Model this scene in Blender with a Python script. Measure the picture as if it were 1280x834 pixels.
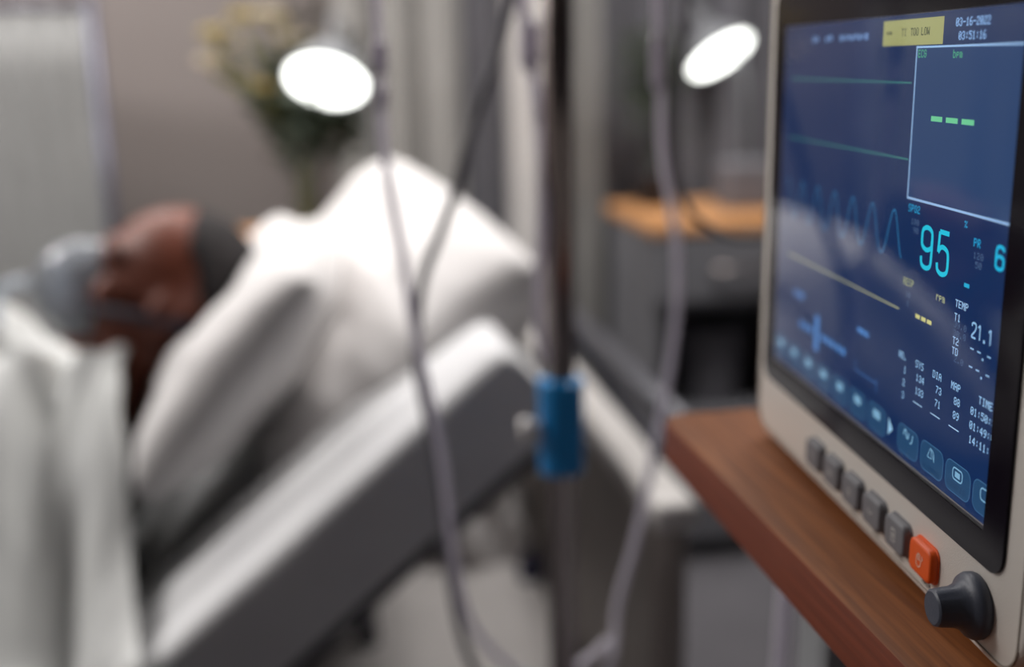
import bpy, bmesh, math, random
from mathutils import Vector, Matrix, noise
random.seed(7)
SC = bpy.context.scene
for o in list(bpy.data.objects): bpy.data.objects.remove(o)
COL = SC.collection
R = math.radians

# ---------------------------------------------------------------- camera, light, exposure
cd = bpy.data.cameras.new('camera'); cam = bpy.data.objects.new('camera', cd); COL.objects.link(cam)
rx = Vector((.9862, -.16441, -.01917)); uy = Vector((.05705, .22891, .97177)); bz = rx.cross(uy).normalized()
uy = bz.cross(rx).normalized(); rx.normalize()
M4 = Matrix((rx, uy, bz)).transposed().to_4x4(); M4.translation = Vector((0, 0, 1.27))
cam.matrix_world = M4
cd.sensor_width = 36; cd.lens = 39.27; cd.clip_start = .02
FOC = .429
cd.dof.use_dof = True; cd.dof.focus_distance = FOC; cd.dof.aperture_fstop = 3.1
SC.camera = cam
W = bpy.data.worlds.new('world'); SC.world = W; W.use_nodes = True
W.node_tree.nodes['Background'].inputs[0].default_value = (.55, .6, .7, 1)
W.node_tree.nodes['Background'].inputs[1].default_value = .05
SC.view_settings.view_transform = 'Standard'; SC.view_settings.look = 'None'
SC.view_settings.exposure = 0; SC.view_settings.gamma = 1; SC.view_settings.use_curve_mapping = False
CEIL = 2.6
def area(name, loc, sx, sy, power, col=(1, .975, .965), rot=(0, 0, 0)):
    l = bpy.data.lights.new(name, 'AREA'); l.shape = 'RECTANGLE'; l.size = sx; l.size_y = sy; l.energy = power; l.color = col
    o = bpy.data.objects.new(name, l); o.location = loc; o.rotation_euler = rot; COL.objects.link(o); return o
area('ceiling_light_glow', (.78, 1.9, CEIL - .06), 1.15, .55, 33)
area('ceiling_light_glow', (-.75, 2.6, CEIL - .06), 1.15, .55, 27)
area('ceiling_light_glow', (-2.1, 1.9, CEIL - .06), 1.15, .55, 58)

# ---------------------------------------------------------------- materials
def lin(c):
    if isinstance(c, str): c = [int(c[i:i+2], 16)/255 for i in (0, 2, 4)]
    return tuple((v/12.92 if v <= .04045 else ((v+.055)/1.055)**2.4) for v in c) + (1,)
def mat(name, c, rough=.6, metal=0, c2=None, scale=8, bump=0, bscale=60, spec=.5, sheen=0, stretch=(1, 1, 1), sub=0, coat=0):
    m = bpy.data.materials.new(name); m.use_nodes = True; nt = m.node_tree; b = nt.nodes['Principled BSDF']
    b.inputs['Base Color'].default_value = lin(c); b.inputs['Roughness'].default_value = rough; b.inputs['Metallic'].default_value = metal
    b.inputs['Specular IOR Level'].default_value = spec; b.inputs['Sheen Weight'].default_value = sheen; b.inputs['Coat Weight'].default_value = coat
    if sub: b.inputs['Subsurface Weight'].default_value = sub; b.inputs['Subsurface Radius'].default_value = (.01, .004, .002)
    tc = nt.nodes.new('ShaderNodeTexCoord'); mp = nt.nodes.new('ShaderNodeMapping'); mp.inputs['Scale'].default_value = stretch
    nt.links.new(tc.outputs['Object'], mp.inputs[0])
    n = nt.nodes.new('ShaderNodeTexNoise'); n.inputs['Scale'].default_value = scale; n.inputs['Detail'].default_value = 5
    nt.links.new(mp.outputs[0], n.inputs['Vector'])
    r = nt.nodes.new('ShaderNodeValToRGB'); a = lin(c); d = lin(c2) if c2 else tuple(v*.9 for v in a[:3]) + (1,)
    r.color_ramp.elements[0].color = d; r.color_ramp.elements[1].color = a
    r.color_ramp.elements[0].position = .3; r.color_ramp.elements[1].position = .7
    nt.links.new(n.outputs['Fac'], r.inputs[0]); nt.links.new(r.outputs[0], b.inputs['Base Color'])
    if bump:
        n2 = nt.nodes.new('ShaderNodeTexNoise'); n2.inputs['Scale'].default_value = bscale; nt.links.new(mp.outputs[0], n2.inputs['Vector'])
        bp = nt.nodes.new('ShaderNodeBump'); bp.inputs['Strength'].default_value = bump; bp.inputs['Distance'].default_value = .002
        nt.links.new(n2.outputs['Fac'], bp.inputs['Height']); nt.links.new(bp.outputs[0], b.inputs['Normal'])
    return m
def emis(name, c, s=1.0):
    m = bpy.data.materials.new(name); m.use_nodes = True; nt = m.node_tree; nt.nodes.clear()
    e = nt.nodes.new('ShaderNodeEmission'); e.inputs[0].default_value = lin(c); e.inputs[1].default_value = s
    o = nt.nodes.new('ShaderNodeOutputMaterial'); nt.links.new(e.outputs[0], o.inputs[0]); return m
def glass(name, tint=(1, 1, 1), mixmax=1.0, rough=.02, base=0.0, bcol=(.8, .8, .85)):
    # thin clear sheet: see-through, with Fresnel reflection and an optional slight body colour
    m = bpy.data.materials.new(name); m.use_nodes = True; nt = m.node_tree; nt.nodes.clear()
    t = nt.nodes.new('ShaderNodeBsdfTransparent'); t.inputs[0].default_value = tuple(tint) + (1,)
    g = nt.nodes.new('ShaderNodeBsdfGlossy'); g.inputs['Roughness'].default_value = rough
    f = nt.nodes.new('ShaderNodeFresnel'); f.inputs[0].default_value = 1.5
    src = t
    if base:
        d = nt.nodes.new('ShaderNodeBsdfPrincipled'); d.inputs['Base Color'].default_value = tuple(bcol) + (1,); d.inputs['Roughness'].default_value = .3
        tl = nt.nodes.new('ShaderNodeBsdfTranslucent'); tl.inputs[0].default_value = tuple(bcol) + (1,)
        md = nt.nodes.new('ShaderNodeMixShader'); md.inputs[0].default_value = .5; nt.links.new(d.outputs[0], md.inputs[1]); nt.links.new(tl.outputs[0], md.inputs[2])
        mb = nt.nodes.new('ShaderNodeMixShader'); mb.inputs[0].default_value = base
        nt.links.new(t.outputs[0], mb.inputs[1]); nt.links.new(md.outputs[0], mb.inputs[2]); src = mb
    mu = nt.nodes.new('ShaderNodeMath'); mu.operation = 'MULTIPLY'; mu.inputs[1].default_value = mixmax; nt.links.new(f.outputs[0], mu.inputs[0])
    x = nt.nodes.new('ShaderNodeMixShader'); nt.links.new(mu.outputs[0], x.inputs[0]); nt.links.new(src.outputs[0], x.inputs[1]); nt.links.new(g.outputs[0], x.inputs[2])
    o = nt.nodes.new('ShaderNodeOutputMaterial'); nt.links.new(x.outputs[0], o.inputs[0]); return m
def wood(name, c1, c2, rough=.45, axis=(60, 3, 60)):
    m = bpy.data.materials.new(name); m.use_nodes = True; nt = m.node_tree; b = nt.nodes['Principled BSDF']; b.inputs['Roughness'].default_value = rough
    b.inputs['Specular IOR Level'].default_value = .2
    tc = nt.nodes.new('ShaderNodeTexCoord'); mp = nt.nodes.new('ShaderNodeMapping'); mp.inputs['Scale'].default_value = axis; nt.links.new(tc.outputs['Object'], mp.inputs[0])
    n = nt.nodes.new('ShaderNodeTexNoise'); n.inputs['Scale'].default_value = 4; n.inputs['Detail'].default_value = 8; n.inputs['Distortion'].default_value = .4; nt.links.new(mp.outputs[0], n.inputs['Vector'])
    r = nt.nodes.new('ShaderNodeValToRGB'); r.color_ramp.elements[0].color = lin(c1); r.color_ramp.elements[1].color = lin(c2)
    r.color_ramp.elements[0].position = .35; r.color_ramp.elements[1].position = .65
    nt.links.new(n.outputs['Fac'], r.inputs[0]); nt.links.new(r.outputs[0], b.inputs['Base Color'])
    bp = nt.nodes.new('ShaderNodeBump'); bp.inputs['Strength'].default_value = .25; bp.inputs['Distance'].default_value = .001
    nt.links.new(n.outputs['Fac'], bp.inputs['Height']); nt.links.new(bp.outputs[0], b.inputs['Normal']); return m

M = dict(
 wallshade=mat('low_bounce_wall_tone', '5d5b60', .85), wall=mat('wall_paint', '817976', .8, c2='7c7471', scale=2), floor=mat('vinyl_floor', '69676b', .35, c2='5f5d61', scale=3),  # slate tone: unseen front and right walls darkened to cut bounced light
 ceil=mat('ceiling_paint', 'a5a3a0', .9), pale=mat('pale_curtain_cloth', '94928f', .9, sheen=.2), dark=mat('charcoal_curtain_cloth', '66656b', .95, sheen=.1),
 screenc=mat('screen_fabric', '828281', .9), sheet=mat('bed_linen', 'dededf', .85, c2='d6d6d8', bump=.15, bscale=300, sheen=.1),
 pillow=mat('pillow_cotton', 'e4e1e0', .85, c2='dcd9d8', bump=.1, bscale=300, sheen=.1), blanket=mat('blanket_cotton', 'cfd0ce', .9, c2='c4c5c4', bump=.3, bscale=200),
 skin=mat('brown_skin', '7e4330', .5, c2='6e3a2a', scale=20, bump=.1, bscale=200, sub=.1), hair=mat('black_hair', '2a2425', .8, c2='1c1819', bump=1, bscale=120),
 chrome=mat('chrome_tube', 'aca29f', .22, 1), blackplastic=mat('black_plastic', '26262a', .45), blue=mat('blue_plastic', '1c98e4', .4, c2='188cd6'),
 case=mat('monitor_case', 'e6e0d8', .42, c2='e2dcd4', bump=.12, bscale=1500), blackglass=mat('black_printed_glass', '15101a', .08, c2='150f18', spec=.1),
 key=mat('grey_rubber_key', '747479', .5, c2='6f6f74', bump=.05, bscale=1500), orange=mat('orange_rubber_key', 'ea5a08', .45, c2='e45406'),
 knob=mat('slate_knob_plastic', '494e5c', .42, c2='454a57', bump=.1, bscale=1500), print=mat('grey_print', '6b655f', .7), icon=mat('pale_icon_print', 'c9c6c4', .6), iconr=mat('pale_icon_print_on_orange', 'f2c9b2', .6),
 darkprint=mat('dark_print', '3a3632', .7), metalframe=mat('lcd_frame_metal', '8d8a98', .3, 1),
 shelf=wood('oak_brown_laminate', '6b3d20', '8a542d', .55, (70, 2.5, 70)), shelfedge=wood('oak_brown_laminate_edge', '6a3322', '7c3e29', .5, (70, 2.5, 70)), table=wood('light_wood_top', 'c08a5c', 'd09a6a', axis=(3, 40, 40)),
 cabinet=mat('grey_cabinet_laminate', '77777c', .5), cabdark=mat('dark_recess', '2c2b30', .8), white=mat('white_bed_plastic', 'f0ebe8', .4), cream=mat('headboard_cream', 'd2cecb', .4),
 taupe=mat('headboard_taupe', 'a09791', .5), greymetal=mat('grey_painted_metal', '55555c', .4, .3), trolley=mat('trolley_grey', 'a3a5a8', .4),
 strap=mat('mask_strap', '33303c', .7), leaf=mat('dark_leaf', '353f2c', .7, c2='252d20'), stem=mat('green_stem', '7a7a3a', .6, c2='666a2f'), cream_petal=mat('cream_petal', 'd8ceb8', .8), yellow_petal=mat('yellow_petal', 'c8b878', .8),
 lampshell=mat('lamp_shell', '8c8e92', .4), steel=mat('screen_frame_metal', '5a5a68', .35, .6), navy=mat('navy_cap', '23244e', .5), towel=mat('white_towel', 'e2dedd', .95, bump=.5, bscale=300),
 cable=mat('grey_cable', '6a696f', .5), bin=mat('grey_bin', '6d6c72', .5), glow=emis('lamp_glow', 'fafcf6', 6), ledglow=emis('ceiling_panel_glow', 'fff6ea', 3), gown=mat('gown_cloth', 'a9adab', .9),
 lcd=None)
M['tube'] = glass('clear_tubing', (.93, .91, .96), 1.0, .08, base=.95, bcol=(.95, .91, 1.0))
M['mask'] = glass('clear_mask', (.95, .97, 1), 1.0, .1, base=.5, bcol=(.85, .92, 1.0))
M['vase'] = glass('vase_glass', (.93, .95, .9), 1.0, .03, base=.1, bcol=(.7, .75, .6))
M['pane'] = glass('monitor_front_glass', (1, 1, 1), 1.15, .035)

# ---------------------------------------------------------------- helpers
def link(name, bm, m, parent=None, smooth=False, loc=None, angle=None):
    me = bpy.data.meshes.new(name); bmesh.ops.recalc_face_normals(bm, faces=bm.faces); bm.to_mesh(me); bm.free()
    ms = m if isinstance(m, (list, tuple)) else [m]
    for k in ms: me.materials.append(k)
    o = bpy.data.objects.new(name, me); COL.objects.link(o)
    if parent: o.parent = parent
    if loc: o.location = loc
    if smooth:
        for p in me.polygons: p.use_smooth = True
        if angle:
            try: me.set_sharp_from_angle(angle=R(angle))
            except Exception: pass
    return o
def tag(o, label, cat, group=None):
    o['label'] = label; o['category'] = cat
    if group: o['group'] = group
    return o
def struct(o): o['kind'] = 'structure'; return o
def empty(name, loc, rz=0, label=None, cat=None, group=None):
    o = bpy.data.objects.new(name, None); COL.objects.link(o); o.location = loc; o.rotation_euler = (0, 0, rz); o.empty_display_size = .05
    if label: tag(o, label, cat, group)
    return o
def box(bm, x0, x1, y0, y1, z0, z1, bev=0, seg=2, mi=0):
    v = [bm.verts.new(p) for p in [(x0,y0,z0),(x1,y0,z0),(x1,y1,z0),(x0,y1,z0),(x0,y0,z1),(x1,y0,z1),(x1,y1,z1),(x0,y1,z1)]]
    fs = [bm.faces.new([v[i] for i in q]) for q in [(0,3,2,1),(4,5,6,7),(0,1,5,4),(1,2,6,5),(2,3,7,6),(3,0,4,7)]]
    for f in fs: f.material_index = mi
    if bev:
        es = {e for f in fs for e in f.edges}
        bmesh.ops.bevel(bm, geom=list(es), offset=bev, segments=seg, affect='EDGES', profile=.5)
    return v
def bx(*a, **k): bm = bmesh.new(); box(bm, *a, **k); return bm
def spline(pts, n=8):
    P = [Vector(p) for p in pts]; out = []
    for i in range(len(P)-1):
        p0 = P[max(i-1, 0)]; p1 = P[i]; p2 = P[i+1]; p3 = P[min(i+2, len(P)-1)]
        for k in range(n):
            t = k/n; out.append(.5*((2*p1)+(p2-p0)*t+(2*p0-5*p1+4*p2-p3)*t*t+(3*p1-p0-3*p2+p3)*t**3))
    out.append(P[-1]); return out
def tube(bm, pts, r, seg=12, cap=True):
    pts = [Vector(p) for p in pts]; rings = []; prev = None
    rr_ = r if isinstance(r, (list, tuple)) else [r]*len(pts)
    for i, p in enumerate(pts):
        t = (pts[min(i+1, len(pts)-1)]-pts[max(i-1, 0)]).normalized()
        if prev is None:
            a = t.orthogonal().normalized()
        else:
            a = (prev - t*prev.dot(t)).normalized()
        prev = a; b = t.cross(a)
        rings.append([bm.verts.new(p+(a*math.cos(q)+b*math.sin(q))*rr_[i]) for q in [2*math.pi*k/seg for k in range(seg)]])
    for i in range(len(rings)-1):
        for k in range(seg): bm.faces.new((rings[i][k], rings[i][(k+1) % seg], rings[i+1][(k+1) % seg], rings[i+1][k]))
    if cap: bm.faces.new(rings[0][::-1]); bm.faces.new(rings[-1])
def lathe(bm, prof, seg=32, mtx=None):
    rings = []
    for r, z in prof:
        rings.append([bm.verts.new(((r*math.cos(2*math.pi*k/seg)), r*math.sin(2*math.pi*k/seg), z)) for k in range(seg)])
    for i in range(len(rings)-1):
        for k in range(seg): bm.faces.new((rings[i][k], rings[i][(k+1) % seg], rings[i+1][(k+1) % seg], rings[i+1][k]))
    if prof[0][0] > 1e-6: bm.faces.new(rings[0][::-1])
    if prof[-1][0] > 1e-6: bm.faces.new(rings[-1])
    if mtx: bmesh.ops.transform(bm, matrix=mtx, verts=[v for r in rings for v in r])
def rr(x0, x1, z0, z1, r, n=6):
    out = []
    for cx, cz, a0 in ((x1-r, z1-r, 0), (x0+r, z1-r, 90), (x0+r, z0+r, 180), (x1-r, z0+r, 270)):
        for k in range(n+1):
            a = R(a0+90*k/n); out.append((cx+r*math.cos(a), cz+r*math.sin(a)))
    return out
def loft(bm, loops, capA=True, capB=True):
    V = [[bm.verts.new(p) for p in L] for L in loops]; n = len(V[0])
    for i in range(len(V)-1):
        for k in range(n): bm.faces.new((V[i][k], V[i][(k+1) % n], V[i+1][(k+1) % n], V[i+1][k]))
    if capA: bm.faces.new(V[0][::-1])
    if capB: bm.faces.new(V[-1])
def fbm(x, y, z=0, s=1): return noise.fractal(Vector((x*s, y*s, z*s)), .8, 2.0, 4)

# ---------------------------------------------------------------- room shell
struct(link('floor', bx(-3.2, 3.2, -1.7, 3.5, -.1, 0), M['floor']))
struct(link('ceiling', bx(-3.2, 3.2, -1.7, 3.5, CEIL, CEIL+.1), M['ceil']))
struct(link('wall_back', bx(-3.2, 3.2, 3.4, 3.5, 0, CEIL), M['wall']))
struct(link('wall_front', bx(-3.2, 3.2, -1.7, -1.6, 0, CEIL), M['wallshade']))
struct(link('wall_left', bx(-3.2, -3.1, -1.6, 3.4, 0, CEIL), M['wall']))
struct(link('wall_right', bx(3.1, 3.2, -1.6, 3.4, 0, CEIL), M['wallshade']))
for nm, a in (('baseboard_back', (-3.1, 3.1, 3.385, 3.4, 0, .1)), ('baseboard_left', (-3.1, -3.085, -1.6, 3.385, 0, .1))):
    struct(link(nm, bx(*a), M['taupe']))
struct(link('trim_1', bx(.505, .606, 2.98, 3.398, 0.002, CEIL-.002, bev=.01), M['cream']))   # pale upright column on the wall
for i, (x, y) in enumerate(((.78, 1.9), (-.75, 2.6), (-2.1, 1.9))):
    l = empty('ceiling_light', (x, y, CEIL-.045), 0, ['ceiling light panel above the right-hand cabinet', 'ceiling light panel above the flowers', 'ceiling light panel nearest the left wall'][i], 'ceiling light', 'ceiling light panels')
    link('light_housing', bx(-.62, .62, -.32, .32, .0, .044, bev=.004), M['white'], l)
    link('light_diffuser', bx(-.58, .58, -.28, .28, -.006, .0), M['ledglow'], l)

# ---------------------------------------------------------------- curtains
def curtain(name, x0, x1, y, z0, z1, m, amp=.03, wl=.12, label='', ph=0, cat='curtain', lean=0):
    bm = bmesh.new(); nx = max(12, int((x1-x0)/.008)); nz = 10; rows = []
    for j in range(nz+1):
        z = z0+(z1-z0)*j/nz; row = []
        for i in range(nx+1):
            x = x0+(x1-x0)*i/nx; s = (x-x0)/wl*2*math.pi+ph+.8*math.sin(x*9+ph)
            row.append(bm.verts.new((x+.008*math.sin(2*s)+lean*(z1-z)/(z1-z0), y+amp*math.sin(s)*(1-.25*j/nz)+.006*fbm(x, z, ph, 5), z)))
        rows.append(row)
    for j in range(nz):
        for i in range(nx): bm.faces.new((rows[j][i], rows[j][i+1], rows[j+1][i+1], rows[j+1][i]))
    o = link(name, bm, m, smooth=True); s = o.modifiers.new('thickness', 'SOLIDIFY'); s.thickness = .003
    tag(o, label, cat, 'curtains along the back wall'); return o
curtain('curtain', .03, .37, 3.1, .06, CEIL-.05, M['pale'], .03, .11, 'pale grey pleated curtain between the bright lamp and the dark curtain', .3)
curtain('curtain', .37, .50, 3.12, .06, CEIL-.05, M['dark'], .02, .09, 'narrow dark grey curtain just left of the pale upright column', 1)
curtain('curtain', .655, .745, 3.05, .06, CEIL-.05, M['pale'], .015, .07, 'narrow pale grey curtain strip right behind the drip stand pole', 2)
curtain('curtain', .745, 1.9, 3.12, .06, CEIL-.05, M['dark'], .03, .14, 'wide charcoal curtain behind the right-hand bedside cabinet', 4)
tk = link('curtain_rail', bx(.62, 1.95, 3.07, 3.11, CEIL-.05, CEIL-.002, bev=.004), M['white']); tag(tk, 'white curtain rail under the ceiling along the back wall', 'curtain rail')

# folding privacy screen at the left
ps = empty('privacy_screen', (-.9, 3.0, 0), 0, 'pale fabric folding privacy screen with a dark metal frame behind the patient', 'privacy screen')
for k, (xa, ya, xb, yb) in enumerate(((-.62, -.22, -.02, .12), (-.02, .12, .325, .05))):
    bm = bmesh.new(); n = 40; rows = []
    for j in range(9):
        z = .25+1.17*j/8; row = []
        for i in range(n+1):
            t = i/n; row.append(bm.verts.new((xa+(xb-xa)*t, ya+(yb-ya)*t+.008*math.sin(t*30+k)+.004*fbm(t*3, z*2, k), z)))
        rows.append(row)
    for j in range(8):
        for i in range(n): bm.faces.new((rows[j][i], rows[j][i+1], rows[j+1][i+1], rows[j+1][i]))
    o = link('fabric_panel', bm, M['screenc'], ps, True); s = o.modifiers.new('t', 'SOLIDIFY'); s.thickness = .004
    for z in (1.435, .24):
        bm = bmesh.new(); tube(bm, [(xa, ya, z), (xb, yb, z)], .011); link('cross_rail', bm, M['steel'], ps, True)
for x, y in ((-.63, -.22), (-.02, .13), (.338, .05)):
    bm = bmesh.new(); tube(bm, [(x, y, .02), (x, y, 1.45)], .014); lathe(bm, [(.02, 0), (.022, .02), (.014, .04)], 12, Matrix.Translation((x, y, 0)))
    link('post', bm, M['steel'], ps, True)

# ---------------------------------------------------------------- bedside cabinets
def cabinet(loc, w, d, h, label):
    c = empty('bedside_cabinet', loc, 0, label, 'cabinet', 'bedside cabinets')
    bm = bmesh.new(); t = .018
    box(bm, -w/2, -w/2+t, -d/2, d/2, .05, h-.03); box(bm, w/2-t, w/2, -d/2, d/2, .05, h-.03)
    box(bm, -w/2+t, w/2-t, d/2-t, d/2, .05, h-.03); box(bm, -w/2+t, w/2-t, -d/2, d/2-t, .05, .07)
    box(bm, -w/2+t, w/2-t, -d/2+.01, d/2-t, h-.22, h-.2); box(bm, -w/2+t, w/2-t, -d/2+.01, d/2-t, h-.52, h-.5)
    link('carcass', bm, M['cabinet'], c)
    link('top', bx(-w/2-.015, w/2+.015, -d/2-.02, d/2+.01, h-.03, h, bev=.006), M['table'], c)
    dr = link('drawer', bx(-w/2+.004, w/2-.004, -d/2-.018, -d/2, h-.195, h-.04, bev=.003), M['cabinet'], c)
    bm = bmesh.new(); tube(bm, spline([(-.07, -d/2-.018, h-.115), (-.065, -d/2-.04, h-.115), (.065, -d/2-.04, h-.115), (.07, -d/2-.018, h-.115)], 4), .006)
    link('handle', bm, M['chrome'], dr, True)
    dd = link('door', bx(-w/2+.004, w/2-.004, -d/2-.018, -d/2, .06, h-.525, bev=.003), M['cabinet'], c)
    bm = bmesh.new(); tube(bm, spline([(-w/2+.05, -d/2-.018, .2), (-w/2+.05, -d/2-.04, .205), (-w/2+.05, -d/2-.04, .295), (-w/2+.05, -d/2-.018, .3)], 4), .005)
    link('handle', bm, M['chrome'], dd, True)
    for sx in (-1, 1):
        for sy in (-1, 1):
            bm = bmesh.new(); lathe(bm, [(.02, 0), (.022, .01), (.012, .05)], 12, Matrix.Translation((sx*(w/2-.04), sy*(d/2-.04), 0))); link('foot', bm, M['blackplastic'], c, True)
    return c
cabinet((-.08, 2.55, 0), .46, .42, .895, 'bedside cabinet with light wood top behind the pillows, holding the flower vase')
cabinet((.995, 2.80, 0), .44, .42, .89, 'grey bedside cabinet with light wood top at right behind the tubes')
bm = bmesh.new(); lathe(bm, [(.0, .0), (.075, 0), (.09, .19), (.093, .2), (.085, .2), (.07, .01), (.0, .01)], 28)
tag(link('waste_bin', bm, M['bin'], None, True, (.97, 2.74, .3905), 40), 'round grey bin in the open shelf of the right-hand cabinet', 'bin')
bm = bx(-.07, .07, -.06, .06, 0, .12, bev=.012); tag(link('storage_box', bm, M['bin'], None, False, (1.08, 2.8, .8905)), 'small blue-grey box on the right-hand cabinet top', 'box')

# flower vase
vs = empty('flower_vase', (-.045, 2.50, .8955), 0, 'clear glass vase of cream and yellow flowers with dark leaves on the bedside cabinet', 'flowers')
bm = bmesh.new(); lathe(bm, [(.0, .001), (.036, .001), (.038, .01), (.03, .06), (.026, .12), (.03, .2), (.036, .235), (.033, .235), (.027, .2), (.023, .12), (.027, .06), (.033, .012), (.0, .008)], 32)
link('vase', bm, M['vase'], vs, True)
heads = []
for i in range(15):
    a = random.uniform(0, 6.28); rr0 = random.uniform(.02, .1)
    hx = -.08+.085*math.cos(a)*1.0+random.uniform(-.02, .02); hz = .40+.075*math.sin(a)
    heads.append(Vector((hx, random.uniform(-.06, .06), hz)))
for i, h in enumerate(heads):
    base = Vector((random.uniform(-.015, .015), random.uniform(-.015, .015), .012))
    bm = bmesh.new(); tube(bm, spline([base, (base.x*.5, base.y*.5, .13), (h.x*.35, h.y*.5, .27), h-Vector((0, 0, .01))], 6), .0045, 6); link('stem', bm, M['stem'], vs, True)
    bm = bmesh.new()
    for ly in range(4):
        for k in range(9):
            a = 2*math.pi*k/9+ly*.4; tilt = R(20+ly*20); L = .036-.006*ly; q = Vector((math.cos(a)*math.cos(tilt), math.sin(a)*math.cos(tilt), math.sin(tilt)))
            s = Vector((-math.sin(a), math.cos(a), 0)); c = h+q*.004
            vv = [bm.verts.new(p) for p in (c, c+q*L*.55+s*L*.28, c+q*L+Vector((0, 0, .004)), c+q*L*.55-s*L*.28)]
            bm.faces.new(vv)
    o = link('blossom', bm, M['yellow_petal'] if i % 3 == 0 else M['cream_petal'], vs); s = o.modifiers.new('t', 'SOLIDIFY'); s.thickness = .0012
bm = bmesh.new()
for i in range(850):
    t = random.random(); c = Vector((random.gauss(.015+.02*t, .045), random.gauss(0, .04), random.gauss(.30, .05)))
    if i < 90: c = Vector((random.gauss(0, .012), random.gauss(0, .012), random.uniform(.2, .3)))
    q = Vector((random.uniform(-1, 1), random.uniform(-1, 1), random.uniform(-.3, 1))).normalized(); s = q.orthogonal().normalized(); L = random.uniform(.045, .075)
    vv = [bm.verts.new(p) for p in (c, c+q*L*.5+s*L*.2, c+q*L, c+q*L*.5-s*L*.2)]; bm.faces.new(vv)
o = link('foliage', bm, M['leaf'], vs); o['kind'] = 'stuff'; s = o.modifiers.new('t', 'SOLIDIFY'); s.thickness = .001

# dark plant behind right cabinet
pl = empty('potted_plant', (.86, 2.89, .8905), 0, 'dark leafy plant in a small pot on the right-hand cabinet', 'plant')
bm = bmesh.new(); lathe(bm, [(.0, 0), (.04, 0), (.052, .09), (.055, .1), (.048, .1), (.045, .085), (.0, .085)], 24); link('pot', bm, M['cabdark'], pl, True)
bm = bmesh.new()
for i in range(260):
    c = Vector((random.gauss(-.01, .038), random.gauss(.0, .03), random.gauss(.33, .06)))
    q = Vector((random.uniform(-1, 1), random.uniform(-1, 1), random.uniform(-.3, 1))).normalized(); s = q.orthogonal().normalized(); L = random.uniform(.03, .055)
    vv = [bm.verts.new(p) for p in (c, c+q*L*.5+s*L*.2, c+q*L, c+q*L*.5-s*L*.2)]; bm.faces.new(vv)
for i in range(7): tube(bm, spline([(random.uniform(-.01, .01), random.uniform(-.01, .01), .08), (random.uniform(-.03, .03), random.uniform(-.03, .03), .2), (random.uniform(-.05, .04), 0, .33)], 5), .003, 6)
o = link('foliage', bm, M['leaf'], pl); o['kind'] = 'stuff'; s = o.modifiers.new('t', 'SOLIDIFY'); s.thickness = .001

# ---------------------------------------------------------------- bedside lamps
def lamp(loc, base, n, rad, label):
    n = Vector(n).normalized(); q = n.to_track_quat('Z', 'Y').to_matrix().to_4x4()
    lo = empty('reading_lamp', base, 0, label, 'lamp', 'reading lamps'); off = Vector(loc)-Vector(base)
    T = Matrix.Translation(off) @ q
    bm = bmesh.new(); lathe(bm, [(.018, -.085), (.03, -.08), (rad*.75, -.045), (rad*1.06, -.004), (rad*1.06, .004), (rad, .004), (rad*.98, -.002)], 36, T)
    sh = link('lamp_shade', bm, M['lampshell'], lo, True, angle=40)
    bm = bmesh.new(); lathe(bm, [(rad*.97, -.004), (rad*.97, .0015)], 36, T); link('lamp_lens', bm, M['glow'], sh)
    back = off-n*.085; side = Vector((back.x*.1, 0, 0))
    bm = bmesh.new(); tube(bm, spline([(0, 0, .01), (0, .01, .12), (side.x, .03, back.z*.8), back-n*.05+Vector((0, 0, .02)), back], 8), .006, 10); link('gooseneck', bm, M['lampshell'], lo, True)
    bm = bmesh.new(); lathe(bm, [(.05, 0), (.05, .01), (.012, .02)], 28); link('lamp_base', bm, M['lampshell'], lo, True, angle=40)
    return lo
lamp((.010, 2.37, 1.243), (.10, 2.43, .8955), (-.19, -.57, -.77), .080, 'glowing round reading lamp beside the flowers')
lamp((1.068, 2.98, 1.282), (1.13, 2.93, .8905), (.36, -.5, -.78), .090, 'glowing oval reading lamp in front of the charcoal curtain')

# ---------------------------------------------------------------- hospital bed
BA = 40; XT, ZT, SL = .178, .945, math.tan(R(BA)); XH = -.345; ZH = ZT-(XT-XH)*SL
def zm(x): return ZT-(XT-x)*SL if x > XH else ZH
YN, YF = 1.20, 2.12
bed = empty('hospital_bed', (0, 1.66, 0), 0, 'white hospital bed with raised backrest, pale headboard and lift arm', 'bed')
def B(name, bm, m, parent=bed, smooth=False, angle=None):
    bmesh.ops.translate(bm, verts=bm.verts, vec=(0, -1.66, 0)); return link(name, bm, m, parent, smooth, None, angle)
B('base_deck', bx(-2.0, .335, 1.17, 2.14, .325, .385, bev=.012), M['white'])
bm = bmesh.new(); box(bm, .345, .385, 1.13, 2.16, .33, .762, bev=.018, seg=3); hb = B('headboard', bm, M['taupe'])
bm = bmesh.new(); box(bm, .337, .393, 1.12, 2.17, .752, .790, bev=.014, seg=4); B('headboard_cap', bm, M['cream'], hb, True, 60)['label'] = 'bright cream top rail of headboard'
bm = bmesh.new(); tube(bm, [(.445, 1.18, .80), (.445, 2.1, .80)], .018); tube(bm, [(.39, 1.3, .72), (.445, 1.3, .80)], .01); tube(bm, [(.39, 2.0, .72), (.445, 2.0, .80)], .01)
B('push_bar', bm, M['greymetal'], bed, True)
B('footboard', bx(-2.05, -2.01, 1.15, 2.15, .33, .78, bev=.015), M['taupe'])
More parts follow.
